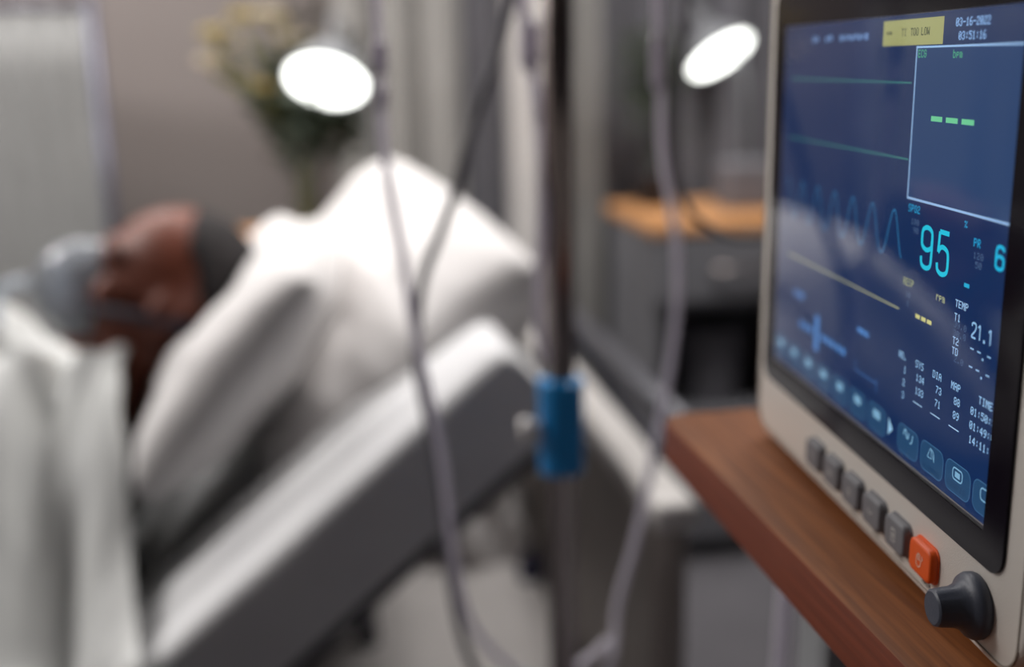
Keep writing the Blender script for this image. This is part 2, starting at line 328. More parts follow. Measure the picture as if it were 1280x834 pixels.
def slab(x0, x1, lo, hi, m, name, y0=YN+.02, y1=YF-.02, bev=.01):
    # slab following the backrest slope (lo/hi below the sleeping surface)
    bm = bmesh.new(); v = []
    for y in (y0, y1):
        for x, o in ((x0, lo), (x1, lo), (x1, hi), (x0, hi)):
            nx, nz = (-math.sin(R(BA)), math.cos(R(BA))) if x1 > XH+.01 else (0, 1)
            v.append(bm.verts.new((x+nx*o, y, zm(x if x1 > XH+.01 else XH-.01)+nz*o)))
    for q in ((0, 1, 2, 3), (7, 6, 5, 4), (0, 4, 5, 1), (1, 5, 6, 2), (2, 6, 7, 3), (3, 7, 4, 0)): bm.faces.new([v[i] for i in q])
    bmesh.ops.bevel(bm, geom=list(bm.edges), offset=bev, segments=3, affect='EDGES', profile=.5)
    return B(name, bm, m, bed)
slab(XH+.06, XT-.03, -.135, -.116, M['greymetal'], 'backrest_panel')
slab(-1.98, XH, -.127, -.116, M['greymetal'], 'seat_panel')
for y in (1.62, 1.98):
    bm = bmesh.new(); tube(bm, [(.02, y, .38), (.0, y, .65)], .014); tube(bm, [(.022, y, .38), (.015, y, .50)], .02); B('lift_arm', bm, M['greymetal'], bed, True)
for x in (-1.75, .2):
    for y in (1.25, 2.05):
        bm = bmesh.new(); lathe(bm, [(.0, -.018), (.05, -.018), (.062, -.01), (.062, .01), (.05, .018), (.0, .018)], 20, Matrix.Translation((x, y, .0625)) @ Matrix.Rotation(R(90), 4, 'X'))
        tube(bm, [(x, y+.028, .0625), (x, y+.028, .15), (x, y, .19), (x, y, .37)], .014); B('caster', bm, M['greymetal'], bed, True)

# mattress
bm = bmesh.new(); T = .115; xs = [XT-i*(XT-XH)/16 for i in range(17)] + [XH-(i+1)*.1 for i in range(15)]
def msurf(x, off):
    # smoothed normal offset
    k = max(0, min(1, (x-(XH-.1))/.2)); a = R(BA)*k; return Vector((x-math.sin(a)*off, 0, zm(x)+math.cos(a)*off+.012*math.exp(-((x-XH)/.07)**2)))
loops = []
for y, ins in ((YN+.03, .03), (YN+.005, .01), (YN, .03), (YF, .03), (YF-.005, .01), (YF-.03, .03)): pass
prof = [(YN+.02, 0), (YN+.004, -.012), (YN, -.03), (YN, -T+.03), (YN+.004, -T+.012), (YN+.02, -T), (YF-.02, -T), (YF, -T+.03), (YF, -.03), (YF-.02, 0)]
loops = [[msurf(x, o)+Vector((0, y, 0)) for y, o in prof] for x in xs]; loft(bm, loops)
mt = link('mattress', bm, M['pillow'], None, True, None, 50); tag(mt, 'thick mattress bent up under the white sheet on the raised backrest', 'mattress')

# bed sheet: over the top of the mattress and down the near side
bm = bmesh.new(); rows = []
nx = 110; ny = 44
for i in range(nx+1):
    e_ = 1.96*i/nx; wrap = max(0, .11-e_); x = XT-max(0, e_-.11); row = []; fl = min(1, max(0, e_-.11)/.14)
    for j in range(ny+1):
        t = j/ny
        d = t*1.03         # distance from far edge across then down
        wT = YF-YN+.01
        if d < wT-.02:
            y = YF-d; off = .008+.006*fbm(x*.8+y*6, y*2, 1, 2)*(1 if y < 1.6 else .5)
            sline = x*math.cos(R(BA)); off += .022*fl*max(0, 1-abs(y-1.33)/.16)*(1+.6*math.sin(y*60+sline*4))
        else:
            s = d-(wT-.02); y = YN-.022*min(1, s/.02)+.010*math.sin(s*38+x*2.2+2*fbm(x, 0, 3, 1.5))*min(1, s/.03)+.28*s
            off = .012-s*1.0 if s > .0 else .01
            if s < .02: off = .010-s*.5
        if wrap: off -= max(0, wrap-.012)
        p = msurf(x, off)
        if wrap: k_ = .016*min(1, wrap/.02); p = p+Vector((math.cos(R(BA))*k_, 0, math.sin(R(BA))*k_))
        row.append(bm.verts.new((p.x, y, p.z)))
    rows.append(row)
for i in range(nx):
    for j in range(ny): bm.faces.new((rows[i][j], rows[i+1][j], rows[i+1][j+1], rows[i][j+1]))
o = link('bed_sheet', bm, M['sheet'], None, True); s = o.modifiers.new('t', 'SOLIDIFY'); s.thickness = .003; s.offset = 1
s = o.modifiers.new('s', 'SUBSURF'); s.levels = s.render_levels = 1
tag(o, 'white sheet spread over the raised mattress, hanging down its near side', 'bed sheet')

# pillows
def pillow(label, c, L, Wd, T, ang, yaw=0, seed=0, sq=2.6, edge=.55, rx_=0):
    bm = bmesh.new(); n = 40; G = {}
    for side in (1, -1):
        for i in range(n+1):
            for j in range(n+1):
                u = -1+2*i/n; v = -1+2*j/n
                e = max(0, (1-abs(u)**sq))*max(0, (1-abs(v)**sq)); h = T/2*e**edge
                h *= 1+.12*fbm(u+seed, v, side, 1.6); h += .004*math.sin(7*v+5*u+seed)*e
                pin = 1-.05*abs(u)**2*abs(v)**2
                if (i in (0, n) or j in (0, n)):
                    if side == 1: G[(i, j, 1)] = G[(i, j, -1)] = bm.verts.new((u*L/2*pin, v*Wd/2*pin, 0))
                else: G[(i, j, side)] = bm.verts.new((u*L/2*pin, v*Wd/2*pin, side*h))
        for i in range(n):
            for j in range(n):
                f = [G[(i, j, side)], G[(i+1, j, side)], G[(i+1, j+1, side)], G[(i, j+1, side)]]; bm.faces.new(f if side == 1 else f[::-1])
    o = link('pillow', bm, M['pillow'], None, True); o.location = c; o.rotation_euler = (R(rx_), -R(ang), R(yaw))
    s = o.modifiers.new('s', 'SUBSURF'); s.levels = s.render_levels = 1
    tag(o, label, 'pillow', 'pillows on the bed'); return o
pillow('large white pillow propped highest against the raised backrest', (.045, 1.72, .88), .50, .78, .19, 48, 3, 1, edge=.36, sq=3.4, rx_=9)
pillow('plump white pillow directly under the patient, its rounded end facing the viewer', (-.125, 1.60, .885), .38, .52, .15, 50, -4, 5, sq=3.0, edge=.45)
pillow('small white pillow showing behind the patient’s head', (-.125, 1.93, .86), .34, .4, .13, 62, 12, 9)

# ---------------------------------------------------------------- patient
def ell(bm, c, r, rot=None, seg=20):
    v = bmesh.ops.create_uvsphere(bm, u_segments=seg, v_segments=seg//2+2, radius=1)['verts']
    m = Matrix.Translation(c) @ (rot.to_4x4() if rot else Matrix()) @ Matrix.Diagonal((r[0], r[1], r[2], 1)); bmesh.ops.transform(bm, matrix=m, verts=v)
def voxel(bm, size, smooth=6):
    me = bpy.data.meshes.new('tmp'); bm.to_mesh(me); bm.free(); o = bpy.data.objects.new('tmp', me); COL.objects.link(o)
    m = o.modifiers.new('r', 'REMESH'); m.mode = 'VOXEL'; m.voxel_size = size
    m = o.modifiers.new('s', 'SMOOTH'); m.iterations = smooth; m.factor = .5
    bpy.context.view_layer.update(); dg = bpy.context.evaluated_depsgraph_get(); me2 = bpy.data.meshes.new_from_object(o.evaluated_get(dg)); bpy.data.objects.remove(o)
    b2 = bmesh.new(); b2.from_mesh(me2); bpy.data.meshes.remove(me2); return b2
HS = 1.12; HC = Vector((-.232, 1.60, .962))            # head centre
fd = Vector((-math.cos(R(32)), -.06, math.sin(R(32)))).normalized(); sd = Vector((0, 1, 0)); cdn = fd.cross(sd).normalized()
if cdn.z < 0: cdn = -cdn
sd = cdn.cross(fd).normalized()   # side
HM = Matrix((fd, sd, cdn)).transposed()      # columns: face, side, crown
def hp(f, s, c): return HC+HM @ Vector((f, s, c))*HS
def eh(b, c, r_, rot=None, seg=20): ell(b, c, tuple(v*HS for v in r_), HM, seg)
bm = bmesh.new()
eh(bm, hp(-.012, 0, .03), (.098, .076, .088), HM, 28)      # skull
eh(bm, hp(.03, 0, -.025), (.062, .062, .085), HM, 24)       # face
eh(bm, hp(.045, 0, -.085), (.04, .042, .03), HM)            # jaw
eh(bm, hp(.072, 0, -.098), (.018, .022, .018), HM)          # chin
eh(bm, hp(.078, 0, .028), (.02, .052, .012), HM)            # brow
for s in (-1, 1):
    eh(bm, hp(.062, s*.04, -.02), (.022, .02, .02), HM)     # cheek
    eh(bm, hp(.076, s*.031, .012), (.011, .014, .009), HM)  # closed eyelid
    eh(bm, hp(-.005, s*.078, -.004), (.02, .009, .032), HM) # ear
    eh(bm, hp(.0, s*.05, -.065), (.045, .012, .03), HM)     # jaw angle
tube(bm, [hp(.085, 0, .02), hp(.1, 0, -.005), hp(.115, 0, -.028)], [.008, .011, .014]); eh(bm, hp(.1, 0, -.033), (.014, .019, .01), HM)
eh(bm, hp(.091, 0, -.06), (.012, .024, .006), HM); eh(bm, hp(.089, 0, -.073), (.012, .021, .007), HM)
sh = Vector((-.36, 1.62, .77))               # base of neck
tube(bm, [hp(-.02, 0, -.03), hp(-.02, 0, -.09), sh], [.058, .056, .07], 20)
def spt(x, y, h): return Vector((x, y, zm(x)+h))
for a, r in (((-.44, 1.63, .19), (.16, .20, .12)), ((-.58, 1.63, .16), (.18, .17, .115)), ((-.78, 1.63, .13), (.17, .17, .1))): ell(bm, spt(*a), r, Matrix.Rotation(R(-25), 3, 'Y'), 24)
for s in (-1, 1):
    y0 = 1.63+s*.165
    tube(bm, spline([spt(-.42, y0-s*.03, .21), spt(-.56, y0+s*.04, .13), spt(-.68, y0+s*.05, .08), spt(-.82, y0-s*.02, .10), spt(-.92, y0-s*.05, .11)], 4), [.055]*6+[.042]*6+[.03]*5, 14)
    hc = spt(-.95, y0-s*.06, .11); ell(bm, hc, (.05, .04, .018))
    for k in range(4): tube(bm, [hc+Vector((-.03, -.03+.02*k, 0)), hc+Vector((-.075, -.032+.021*k, .004)), hc+Vector((-.1+.008*abs(k-1), -.032+.021*k, -.01))], [.0085, .008, .007], 8)
    tube(bm, [hc+Vector((.01, -s*.035, 0)), hc+Vector((-.035, -s*.062, -.004))], [.01, .008], 8)
    tube(bm, [spt(-.85, 1.63+s*.09, .1), spt(-1.3, 1.63+s*.12, .11), spt(-1.72, 1.63+s*.12, .06)], [.085, .06, .04], 16)
    ell(bm, spt(-1.76, 1.63+s*.12, .09), (.04, .045, .1))
pb = voxel(bm, .0065, 5)
per = empty('person', (-.45, 1.62, .60), 0, 'person lying back on pillows, eyes shut, wearing a clear oxygen mask, covered by a blanket', 'person')
def PP(name, bm, m, smooth=True): bmesh.ops.translate(bm, verts=bm.verts, vec=-per.location); return link(name, bm, m, per, smooth)
body = PP('body', pb, M['skin'])
# hair cap
bm = bmesh.new(); v = bmesh.ops.create_uvsphere(bm, u_segments=110, v_segments=80, radius=1)['verts']
kill = []
for q in v:
    p = q.co.copy(); lim = -.35+1.5*max(0, p.x+.45)+.12*noise.noise(p*4)
    if p.z < lim or (p.x > .3): kill.append(q)
    sc = 1+.02*noise.noise(p*14); q.co = hp(-.012+.100*p.x*sc, .079*p.y*sc, .03+.0905*p.z*sc)
bmesh.ops.delete(bm, geom=kill, context='VERTS')
o = PP('hair', bm, M['hair']); s = o.modifiers.new('t', 'SOLIDIFY'); s.thickness = .006
# oxygen mask + strap
bm = bmesh.new(); rings = []
for k, (f, sc_) in enumerate(((.075, 1.0), (.098, .95), (.122, .8), (.142, .52), (.15, .25))):
    rings.append([hp(f+(.012*math.sin(a) if k == 0 else 0)-.02*(abs(math.cos(a)))*(1-k/5), .048*sc_*math.cos(a), -.042+.062*sc_*math.sin(a)*(1.0 if math.sin(a) < 0 else 1.15)) for a in [2*math.pi*i/28 for i in range(28)]])
loft(bm, rings, False, True); mk = PP('oxygen_mask', bm, M['mask']); s = mk.modifiers.new('t', 'SOLIDIFY'); s.thickness = .0015
bm = bmesh.new(); tube(bm, [hp(.078+.012*math.sin(a)-.02*abs(math.cos(a)), .049*math.cos(a), -.042+.064*math.sin(a)*(1.0 if math.sin(a) < 0 else 1.15)) for a in [2*math.pi*i/28 for i in range(29)]], .003, 8)
link('mask_rim', bm, M['strap'], None, True).parent = mk
bpy.data.objects['mask_rim'].location = -per.location
bm = bmesh.new(); pts = spline([hp(.075, -.046, -.045), hp(.045, -.07, -.03), hp(0, -.086, -.012), hp(-.06, -.074, .0), hp(-.104, 0, .005), hp(-.06, .074, .0), hp(0, .086, -.012), hp(.045, .07, -.03), hp(.075, .046, -.045)], 6)
L1 = [p+cdn*.008 for p in pts]; L2 = [p-cdn*.008 for p in pts]; a = [bm.verts.new(p) for p in L1]; b = [bm.verts.new(p) for p in L2]
for i in range(len(a)-1): bm.faces.new((a[i], a[i+1], b[i+1], b[i]))
o = PP('mask_strap', bm, M['strap']); s = o.modifiers.new('t', 'SOLIDIFY'); s.thickness = .002
bm = bmesh.new(); tube(bm, spline([hp(.15, 0, -.06), hp(.175, 0, -.09), hp(.16, -.02, -.14), hp(.15, -.03, -.2), hp(.12, -.02, -.27)], 6), .009, 12); PP('mask_hose', bm, M['mask'])
for sg in (-1, 1):
    bm = bmesh.new(); tube(bm, spline([hp(.088, sg*.016, .034), hp(.087, sg*.034, .040), hp(.07, sg*.054, .030)], 5), .0035, 8); PP('eyebrow', bm, M['hair'])
    bm = bmesh.new(); tube(bm, spline([hp(.0845, sg*.019, .006), hp(.0865, sg*.031, .003), hp(.0775, sg*.043, .006)], 5), .0014, 6); PP('eyelashes', bm, M['hair'])
# gown
bm = bmesh.new()
ell(bm, spt(-.43, 1.63, .18), (.175, .235, .135), Matrix.Rotation(R(-30), 3, 'Y'), 28); ell(bm, spt(-.6, 1.63, .15), (.2, .2, .125), Matrix.Rotation(R(-15), 3, 'Y'), 28)
for s in (-1, 1): tube(bm, [spt(-.42, 1.63+s*.18, .21), spt(-.54, 1.63+s*.19, .14)], [.065, .05], 14)
gb = voxel(bm, .012, 6); PP('gown', gb, M['gown'])

# blanket
bm = bmesh.new(); rows = []; nx = 90; ny = 110
for i in range(nx+1):
    s_ = i/nx; row = []
    for j in range(ny+1):
        t = j/ny; yy = 2.2-t*1.42       # unrolled across; below YN it hangs
        xt = -.245-.04*math.cos((yy-1.6)*5)-.03*fbm(yy, 0, 2, 4)    # top hem
        if yy < 1.34: xt = -.262+.035*min(1, (1.34-yy)/.2)
        x = xt-(1.55)*s_
        hump = .365*math.exp(-abs((yy-1.63)/.29)**3.2)*(1-.45*min(1, max(0, (-.55-x)/.7)))+.025
        dn = min(1, s_*14); hump = hump*(.86+.14*dn)
        fold = .040*math.sin(x*36+yy*4+2.2*fbm(x*1.5, yy, 5, 2))+.016*math.sin(x*90-yy*7)-.03*max(0, math.sin(x*15+1.2+yy*3))**3*min(1, .35+s_*3)+.012*fbm(x*3, yy*3, 7, 2)
        if yy > YN-.035:
            y = yy; z = zm(x)+hump+fold
            fall = max(0, (YN+.03-yy)/.065); z -= .02*fall
        else:
            d = (YN-.035)-yy; y = YN-.05-.03*math.sin(x*42+1.6*fbm(x, 0, 9, 3))*min(1, d*6)-.03*min(1, d*5); z = zm(x)+hump*.3-d
        row.append(bm.verts.new((x, y, z)))
    rows.append(row)
for i in range(nx):
    for j in range(ny): bm.faces.new((rows[i][j], rows[i+1][j], rows[i+1][j+1], rows[i][j+1]))
o = link('blanket', bm, M['blanket'], None, True); s = o.modifiers.new('t', 'SOLIDIFY'); s.thickness = .006
s = o.modifiers.new('s', 'SUBSURF'); s.levels = s.render_levels = 1
tag(o, 'pale blanket with deep folds drawn over the person and hanging down the bed side', 'blanket')

# crumpled towel + navy cap on the deck
bm = bmesh.new(); v = bmesh.ops.create_icosphere(bm, subdivisions=5, radius=1)['verts']
for q in v:
    p = q.co.copy(); r_ = 1+.35*noise.noise(p*1.8)+.25*abs(noise.noise(p*4)); q.co = Vector((p.x*.095*r_, p.y*.11*r_, max(-.045, p.z*.13*r_)))
tag(link('towel', bm, M['towel'], None, True, (.25, 1.97, .4315)), 'crumpled white towel on the bed base under the raised backrest', 'towel')
bm = bmesh.new(); lathe(bm, [(.0, 0), (.02, 0), (.021, .02), (.012, .03), (.012, .045), (.0, .046)], 20); tag(link('bottle_cap', bm, M['navy'], None, True, (.315, 1.79, .3855), 40), 'small navy cap beside the white towel on the bed base', 'cap')

# ---------------------------------------------------------------- drip stand
PX, PY = .200, .962
st = empty('drip_stand', (PX, PY, 0), 0, 'chrome drip stand pole with blue clamp beside the bed', 'drip stand')
def lobj(name, m, fn, parent=st, angle=None):
    bm = bmesh.new(); fn(bm); return link(name, bm, m, parent, True, None, angle)
lobj('pole', M['chrome'], lambda b: tube(b, [(0, 0, .09), (0, 0, 2.05)], .0130, 24))
lobj('height_collar', M['blackplastic'], lambda b: lathe(b, [(.0131, 1.495), (.02, 1.50), (.02, 1.55), (.0131, 1.555)], 24))
cl = lobj('clamp', M['blue'], lambda b: lathe(b, [(.0131, .899), (.0205, .901), (.021, .988), (.0131, .991)], 32), angle=40)
lobj('clamp_knob', M['white'], lambda b: lathe(b, [(.0, 0), (.008, 0), (.007, .008), (.011, .010), (.011, .018), (.0, .019)], 16, Matrix.Translation((-.02, -.004, .944)) @ Matrix.Rotation(R(-90), 4, 'Y')), parent=cl)
for k in range(4):
    a = R(45+90*k); c, s_ = math.cos(a), math.sin(a)
    lobj('hook', M['chrome'], lambda b: tube(b, spline([(0, 0, 2.04), (c*.05, s_*.05, 2.06), (c*.1, s_*.1, 2.03), (c*.125, s_*.125, 2.05), (c*.13, s_*.13, 2.08)], 6), .004, 10))
lobj('hub', M['blackplastic'], lambda b: lathe(b, [(.02, .06), (.035, .065), (.035, .1), (.016, .13)], 24))
for k in range(5):
    a = R(20+72*k); c, s_ = math.cos(a), math.sin(a)
    lg = lobj('leg', M['chrome'], lambda b: tube(b, [(c*.02, s_*.02, .085), (c*.22, s_*.22, .06)], .01, 10))
    w = lobj('wheel', M['blackplastic'], lambda b: lathe(b, [(.0, -.01), (.022, -.01), (.025, -.006), (.025, .006), (.022, .01), (.0, .01)], 18, Matrix.Translation((c*.22, s_*.22, .025)) @ Matrix.Rotation(a, 4, 'Z') @ Matrix.Rotation(R(90), 4, 'X')), parent=lg)
# drip bags on the hooks
for k, (dx, dy, lb) in enumerate(((-.1, -.09, 'clear drip bag on the left hooks of the drip stand'), (.105, -.09, 'clear drip bag on the right hooks of the drip stand'))):
    bm = bmesh.new(); L = []
    for t, w, d in ((0, .03, .004), (.02, .055, .012), (.08, .06, .02), (.15, .055, .02), (.2, .03, .01), (.215, .008, .005)):
        L.append([(w*math.cos(a), d*math.sin(a), -t) for a in [2*math.pi*i/24 for i in range(24)]])
    loft(bm, L); bag = empty('drip_bag', (PX+dx, PY+dy, 2.02), 0, lb, 'drip bag', 'drip bags')
    link('bag', bm, M['tube'], bag, True)
    bm = bmesh.new(); tube(bm, [(0, 0, -.21), (0, 0, -.25)], .007); link('port', bm, M['mask'], bag, True)

# tubing (each line its own object; runs hang around y = 0.98)
def line(name, pts, r, m, label, cat, extras=()):
    pts = spline(pts, 8); o = empty(name, pts[0], 0, label, cat, {'tubing': 'clear tubes', 'cable': 'grey cables'}[cat]); bm = bmesh.new(); tube(bm, [p-pts[0] for p in pts], r, 12); link(cat if cat != 'tubing' else 'tube', bm, m, o, True)
    for nm, c, rr_, h, mm in extras:
        bm = bmesh.new(); c = Vector(c)-pts[0]; lathe(bm, [(rr_*.6, -h/2), (rr_, -h*.35), (rr_, h*.35), (rr_*.6, h/2)], 16, Matrix.Translation(c)); link(nm, bm, mm, o, True)
    return o
Y0 = 1.0
line('infusion_tube', [(.10, .875, 1.77), (.07, .93, 1.6), (.052, .99, 1.42), (.050, 1, 1.325), (.051, 1, 1.265), (.052, 1, 1.189), (.064, 1, 1.095), (.072, 1, 1.028), (.091, 1, .918), (.101, 1, .802), (.116, 1, .732), (.155, 1, .680), (.197, .995, .662), (.254, .99, .705)],
     .0042, M['tube'], 'clear infusion tube with bright connector hanging left of the pole', 'tubing', (('connector', (.0505, .999, 1.278), .0075, .03, M['tube']), ('connector', (.0515, .999, 1.243), .006, .02, M['tube'])))
line('infusion_tube', [(.305, .875, 1.77), (.3, .95, 1.55), (.298, .99, 1.40), (.299, 1, 1.322), (.303, 1, 1.253), (.305, 1, 1.188), (.321, 1, 1.091), (.316, 1, .990), (.287, 1, .827), (.262, .99, .745), (.248, .96, .70), (.22, .95, .66)],
     .0042, M['tube'], 'clear infusion tube hanging right of the pole and bowing toward the shelf', 'tubing', (('connector', (.300, 1.0, 1.268), .0065, .05, M['tube']),))
line('infusion_tube', [(.108, .874, 1.765), (.135, .9, 1.62), (.162, .95, 1.45), (.174, .985, 1.33), (.184, .99, 1.262), (.188, .985, 1.213), (.184, .957, 1.15), (.178, .95, 1.06), (.182, .945, 1.01)],
     .0052, M['tube'], 'short clear tube with drip chamber close against the left side of the pole', 'tubing', (('drip_chamber', (.181, .9885, 1.285), .0095, .045, M['tube']), ('connector', (.190, .985, 1.235), .0075, .03, M['tube'])))
line('monitor_cable', [(.20, .982, 1.525), (.195, 1.02, 1.45), (.171, 1.03, 1.32), (.137, 1.03, 1.222), (.112, 1.03, 1.144), (.082, 1.025, 1.072), (.074, 1.02, 1.0), (.085, 1.02, .92), (.096, 1.02, .80), (.11, 1.02, .70), (.14, 1.02, .62)],
     .0048, M['cable'], 'dark grey cable slanting down left from the top of the pole', 'cable')
line('monitor_cable', [(.206, .981, 1.525), (.214, 1.03, 1.42), (.217, 1.04, 1.2), (.222, 1.04, 1.034), (.254, 1.04, .978), (.282, 1.03, .936), (.318, 1.0, .888), (.40, .96, .84)],
     .006, M['cable'], 'dark grey cable slanting down right from the pole past the headboard', 'cable')
line('monitor_cable', [(.221, .962, 1.525), (.27, .97, 1.52), (.325, .99, 1.44), (.327, 1.0, 1.322), (.319, 1.0, 1.252), (.321, 1.0, 1.158), (.347, 1.0, 1.120), (.395, .99, 1.105), (.50, .95, 1.12)],
     .0035, M['cable'], 'thin dark cable curving behind the left edge of the monitor', 'cable')

# ---------------------------------------------------------------- equipment trolley with wooden top
tr = empty('equipment_trolley', (.45, .33, 0), 0, 'equipment trolley with brown wooden top carrying the monitor', 'trolley')
def T_(name, bm, m, smooth=False, parent=tr, angle=None): bmesh.ops.translate(bm, verts=bm.verts, vec=(-.45, -.33, 0)); return link(name, bm, m, parent, smooth, None, angle)
TZ = 1.0475
bm = bmesh.new(); L = rr(.203, .72, -.35, .668, .018, 5)
loops = []
for ins, z in ((.004, TZ-.030), (.0, TZ-.026), (0, TZ-.004), (.0012, TZ-.0012), (.004, TZ)):
    loops.append([(x, y, z) for x, y in rr(.203+ins, .72-ins, -.35+ins, .668-ins, .018-ins*.5, 5)])
loft(bm, loops)
top = T_('wooden_top', bm, [M['shelf'], M['shelfedge']], True, angle=35)
for f in top.data.polygons:
    if abs(f.normal.z) < .5: f.material_index = 1
T_('post', bx(.255, .292, .52, .56, .12, TZ-.031, bev=.008), M['trolley'])
T_('post', bx(.60, .66, -.25, -.19, .12, TZ-.031, bev=.008), M['trolley'])
T_('base', bx(.24, .70, -.30, .62, .07, .13, bev=.015), M['trolley'])
T_('lower_shelf', bx(.30, .69, -.28, .60, .42, .44, bev=.004), M['trolley'])
for x in (.36, .67):
    for y in (-.25, .57):
        bm = bmesh.new(); lathe(bm, [(.0, -.012), (.03, -.012), (.034, -.007), (.034, .007), (.03, .012), (.0, .012)], 18, Matrix.Translation((x, y, .035)) @ Matrix.Rotation(R(90), 4, 'X')); T_('wheel', bm, M['blackplastic'], True)
line('oxygen_hose', [(.335, .66, 1.012), (.312, .69, .98), (.306, .693, .893), (.304, .69, .78), (.31, .68, .6), (.33, .60, .47), (.36, .5, .447)], .006, M['tube'], 'pale hose hanging under the wooden shelf edge', 'tubing')

# ---------------------------------------------------------------- patient monitor
MO = Vector((.2492, .5923, 1.1012)); MR = R(-94.56)
mon = empty('patient_monitor', MO, MR, 'cream patient monitor with blue lit screen, grey keys and dark knob on wooden trolley top', 'monitor')
PXU = .246/800
def U(x): return x*PXU
def V(y): return (600-y)*PXU
# housing: rounded-rectangle loft from front lip to back
X0, X1, Z0, Z1 = -.0315, .2785, -.0495, .2185
def rl(ins, y, rad, dz=0): return [(x, y, z) for x, z in rr(X0+ins, X1-ins, Z0+ins, Z1-ins, max(.004, rad+.006), 8)]
bm = bmesh.new()
loft(bm, [rl(.0030, .0006, .013), rl(.0018, .0012, .0145), rl(.0008, .0026, .0155), rl(.0, .006, .016), rl(0, .016, .016), rl(.0016, .0163, .0145), rl(.0016, .0178, .0145), rl(0, .0181, .016), rl(.001, .05, .018), rl(.012, .085, .02), rl(.03, .125, .022), rl(.034, .132, .018)][:])
# shallow raised rim line on the front
hs = link('housing', bm, M['case'], mon, True, None, 35)
for xx in (-.0, .22):
    for yy in (.03, .10): link('rubber_foot', bx(xx, xx+.03, yy, yy+.03, TZ-MO.z-.0003, Z0+.03, bev=.002), M['blackplastic'], hs)
# raised thin rim around front
def ring(bm, a, b, y0, y1):
    A = [bm.verts.new((x, y0, z)) for x, z in a]; B_ = [bm.verts.new((x, y0, z)) for x, z in b]; A2 = [bm.verts.new((x, y1, z)) for x, z in a]; B2 = [bm.verts.new((x, y1, z)) for x, z in b]
    n = len(A)
    for k in range(n):
        l = (k+1) % n
        bm.faces.new((A[k], A[l], B_[l], B_[k])); bm.faces.new((A[k], A2[k], A2[l], A[l])); bm.faces.new((B_[k], B_[l], B2[l], B2[k]))
        bm.faces.new((A2[k], B2[k], B2[l], A2[l]))
bm = bmesh.new(); ring(bm, rr(X0+.0048, X1-.0048, Z0+.0048, Z1-.0048, .012, 8), rr(X0+.0042, X1-.0042, Z0+.0042, Z1-.0042, .0125, 8), .0001, .0012)
link('seam', bm, mat('seam_plastic', '9a9186', .5), hs)  # ring in a darker plastic tone along the bezel seam
# black printed glass border with a window
bm = bmesh.new(); ring(bm, rr(-.0155, .2612, -.0135, .2035, .0085, 8), rr(-.0004, .2464, -.0006, .1852, .0006, 8), -.0007, .0008)
gb_ = link('glass_border', bm, M['blackglass'], mon, False)
# lcd
def lcdmat():
    m = bpy.data.materials.new('lcd_backlit_blue'); m.use_nodes = True; nt = m.node_tree; nt.nodes.clear()
    e = nt.nodes.new('ShaderNodeEmission'); e.inputs[0].default_value = lin('172f5a'); e.inputs[1].default_value = 1
    o = nt.nodes.new('ShaderNodeOutputMaterial'); nt.links.new(e.outputs[0], o.inputs[0]); return m
bm = bmesh.new(); box(bm, U(0)-.0003, U(800)+.0003, .0002, .0006, V(596), V(0)+.0005); lcd = link('screen', bm, lcdmat(), mon)
bm = bmesh.new(); box(bm, U(0)-.0003, U(800)+.0003, -.0001, .0006, V(601.2), V(599)); link('screen_frame', bm, M['metalframe'], lcd)
bm = bmesh.new(); v = [bm.verts.new(p) for p in ((-.0004, -.0005, -.0006), (.2464, -.0005, -.0006), (.2464, -.0005, .1852), (-.0004, -.0005, .1852))]; bm.faces.new(v); link('front_glass', bm, M['pane'], mon)

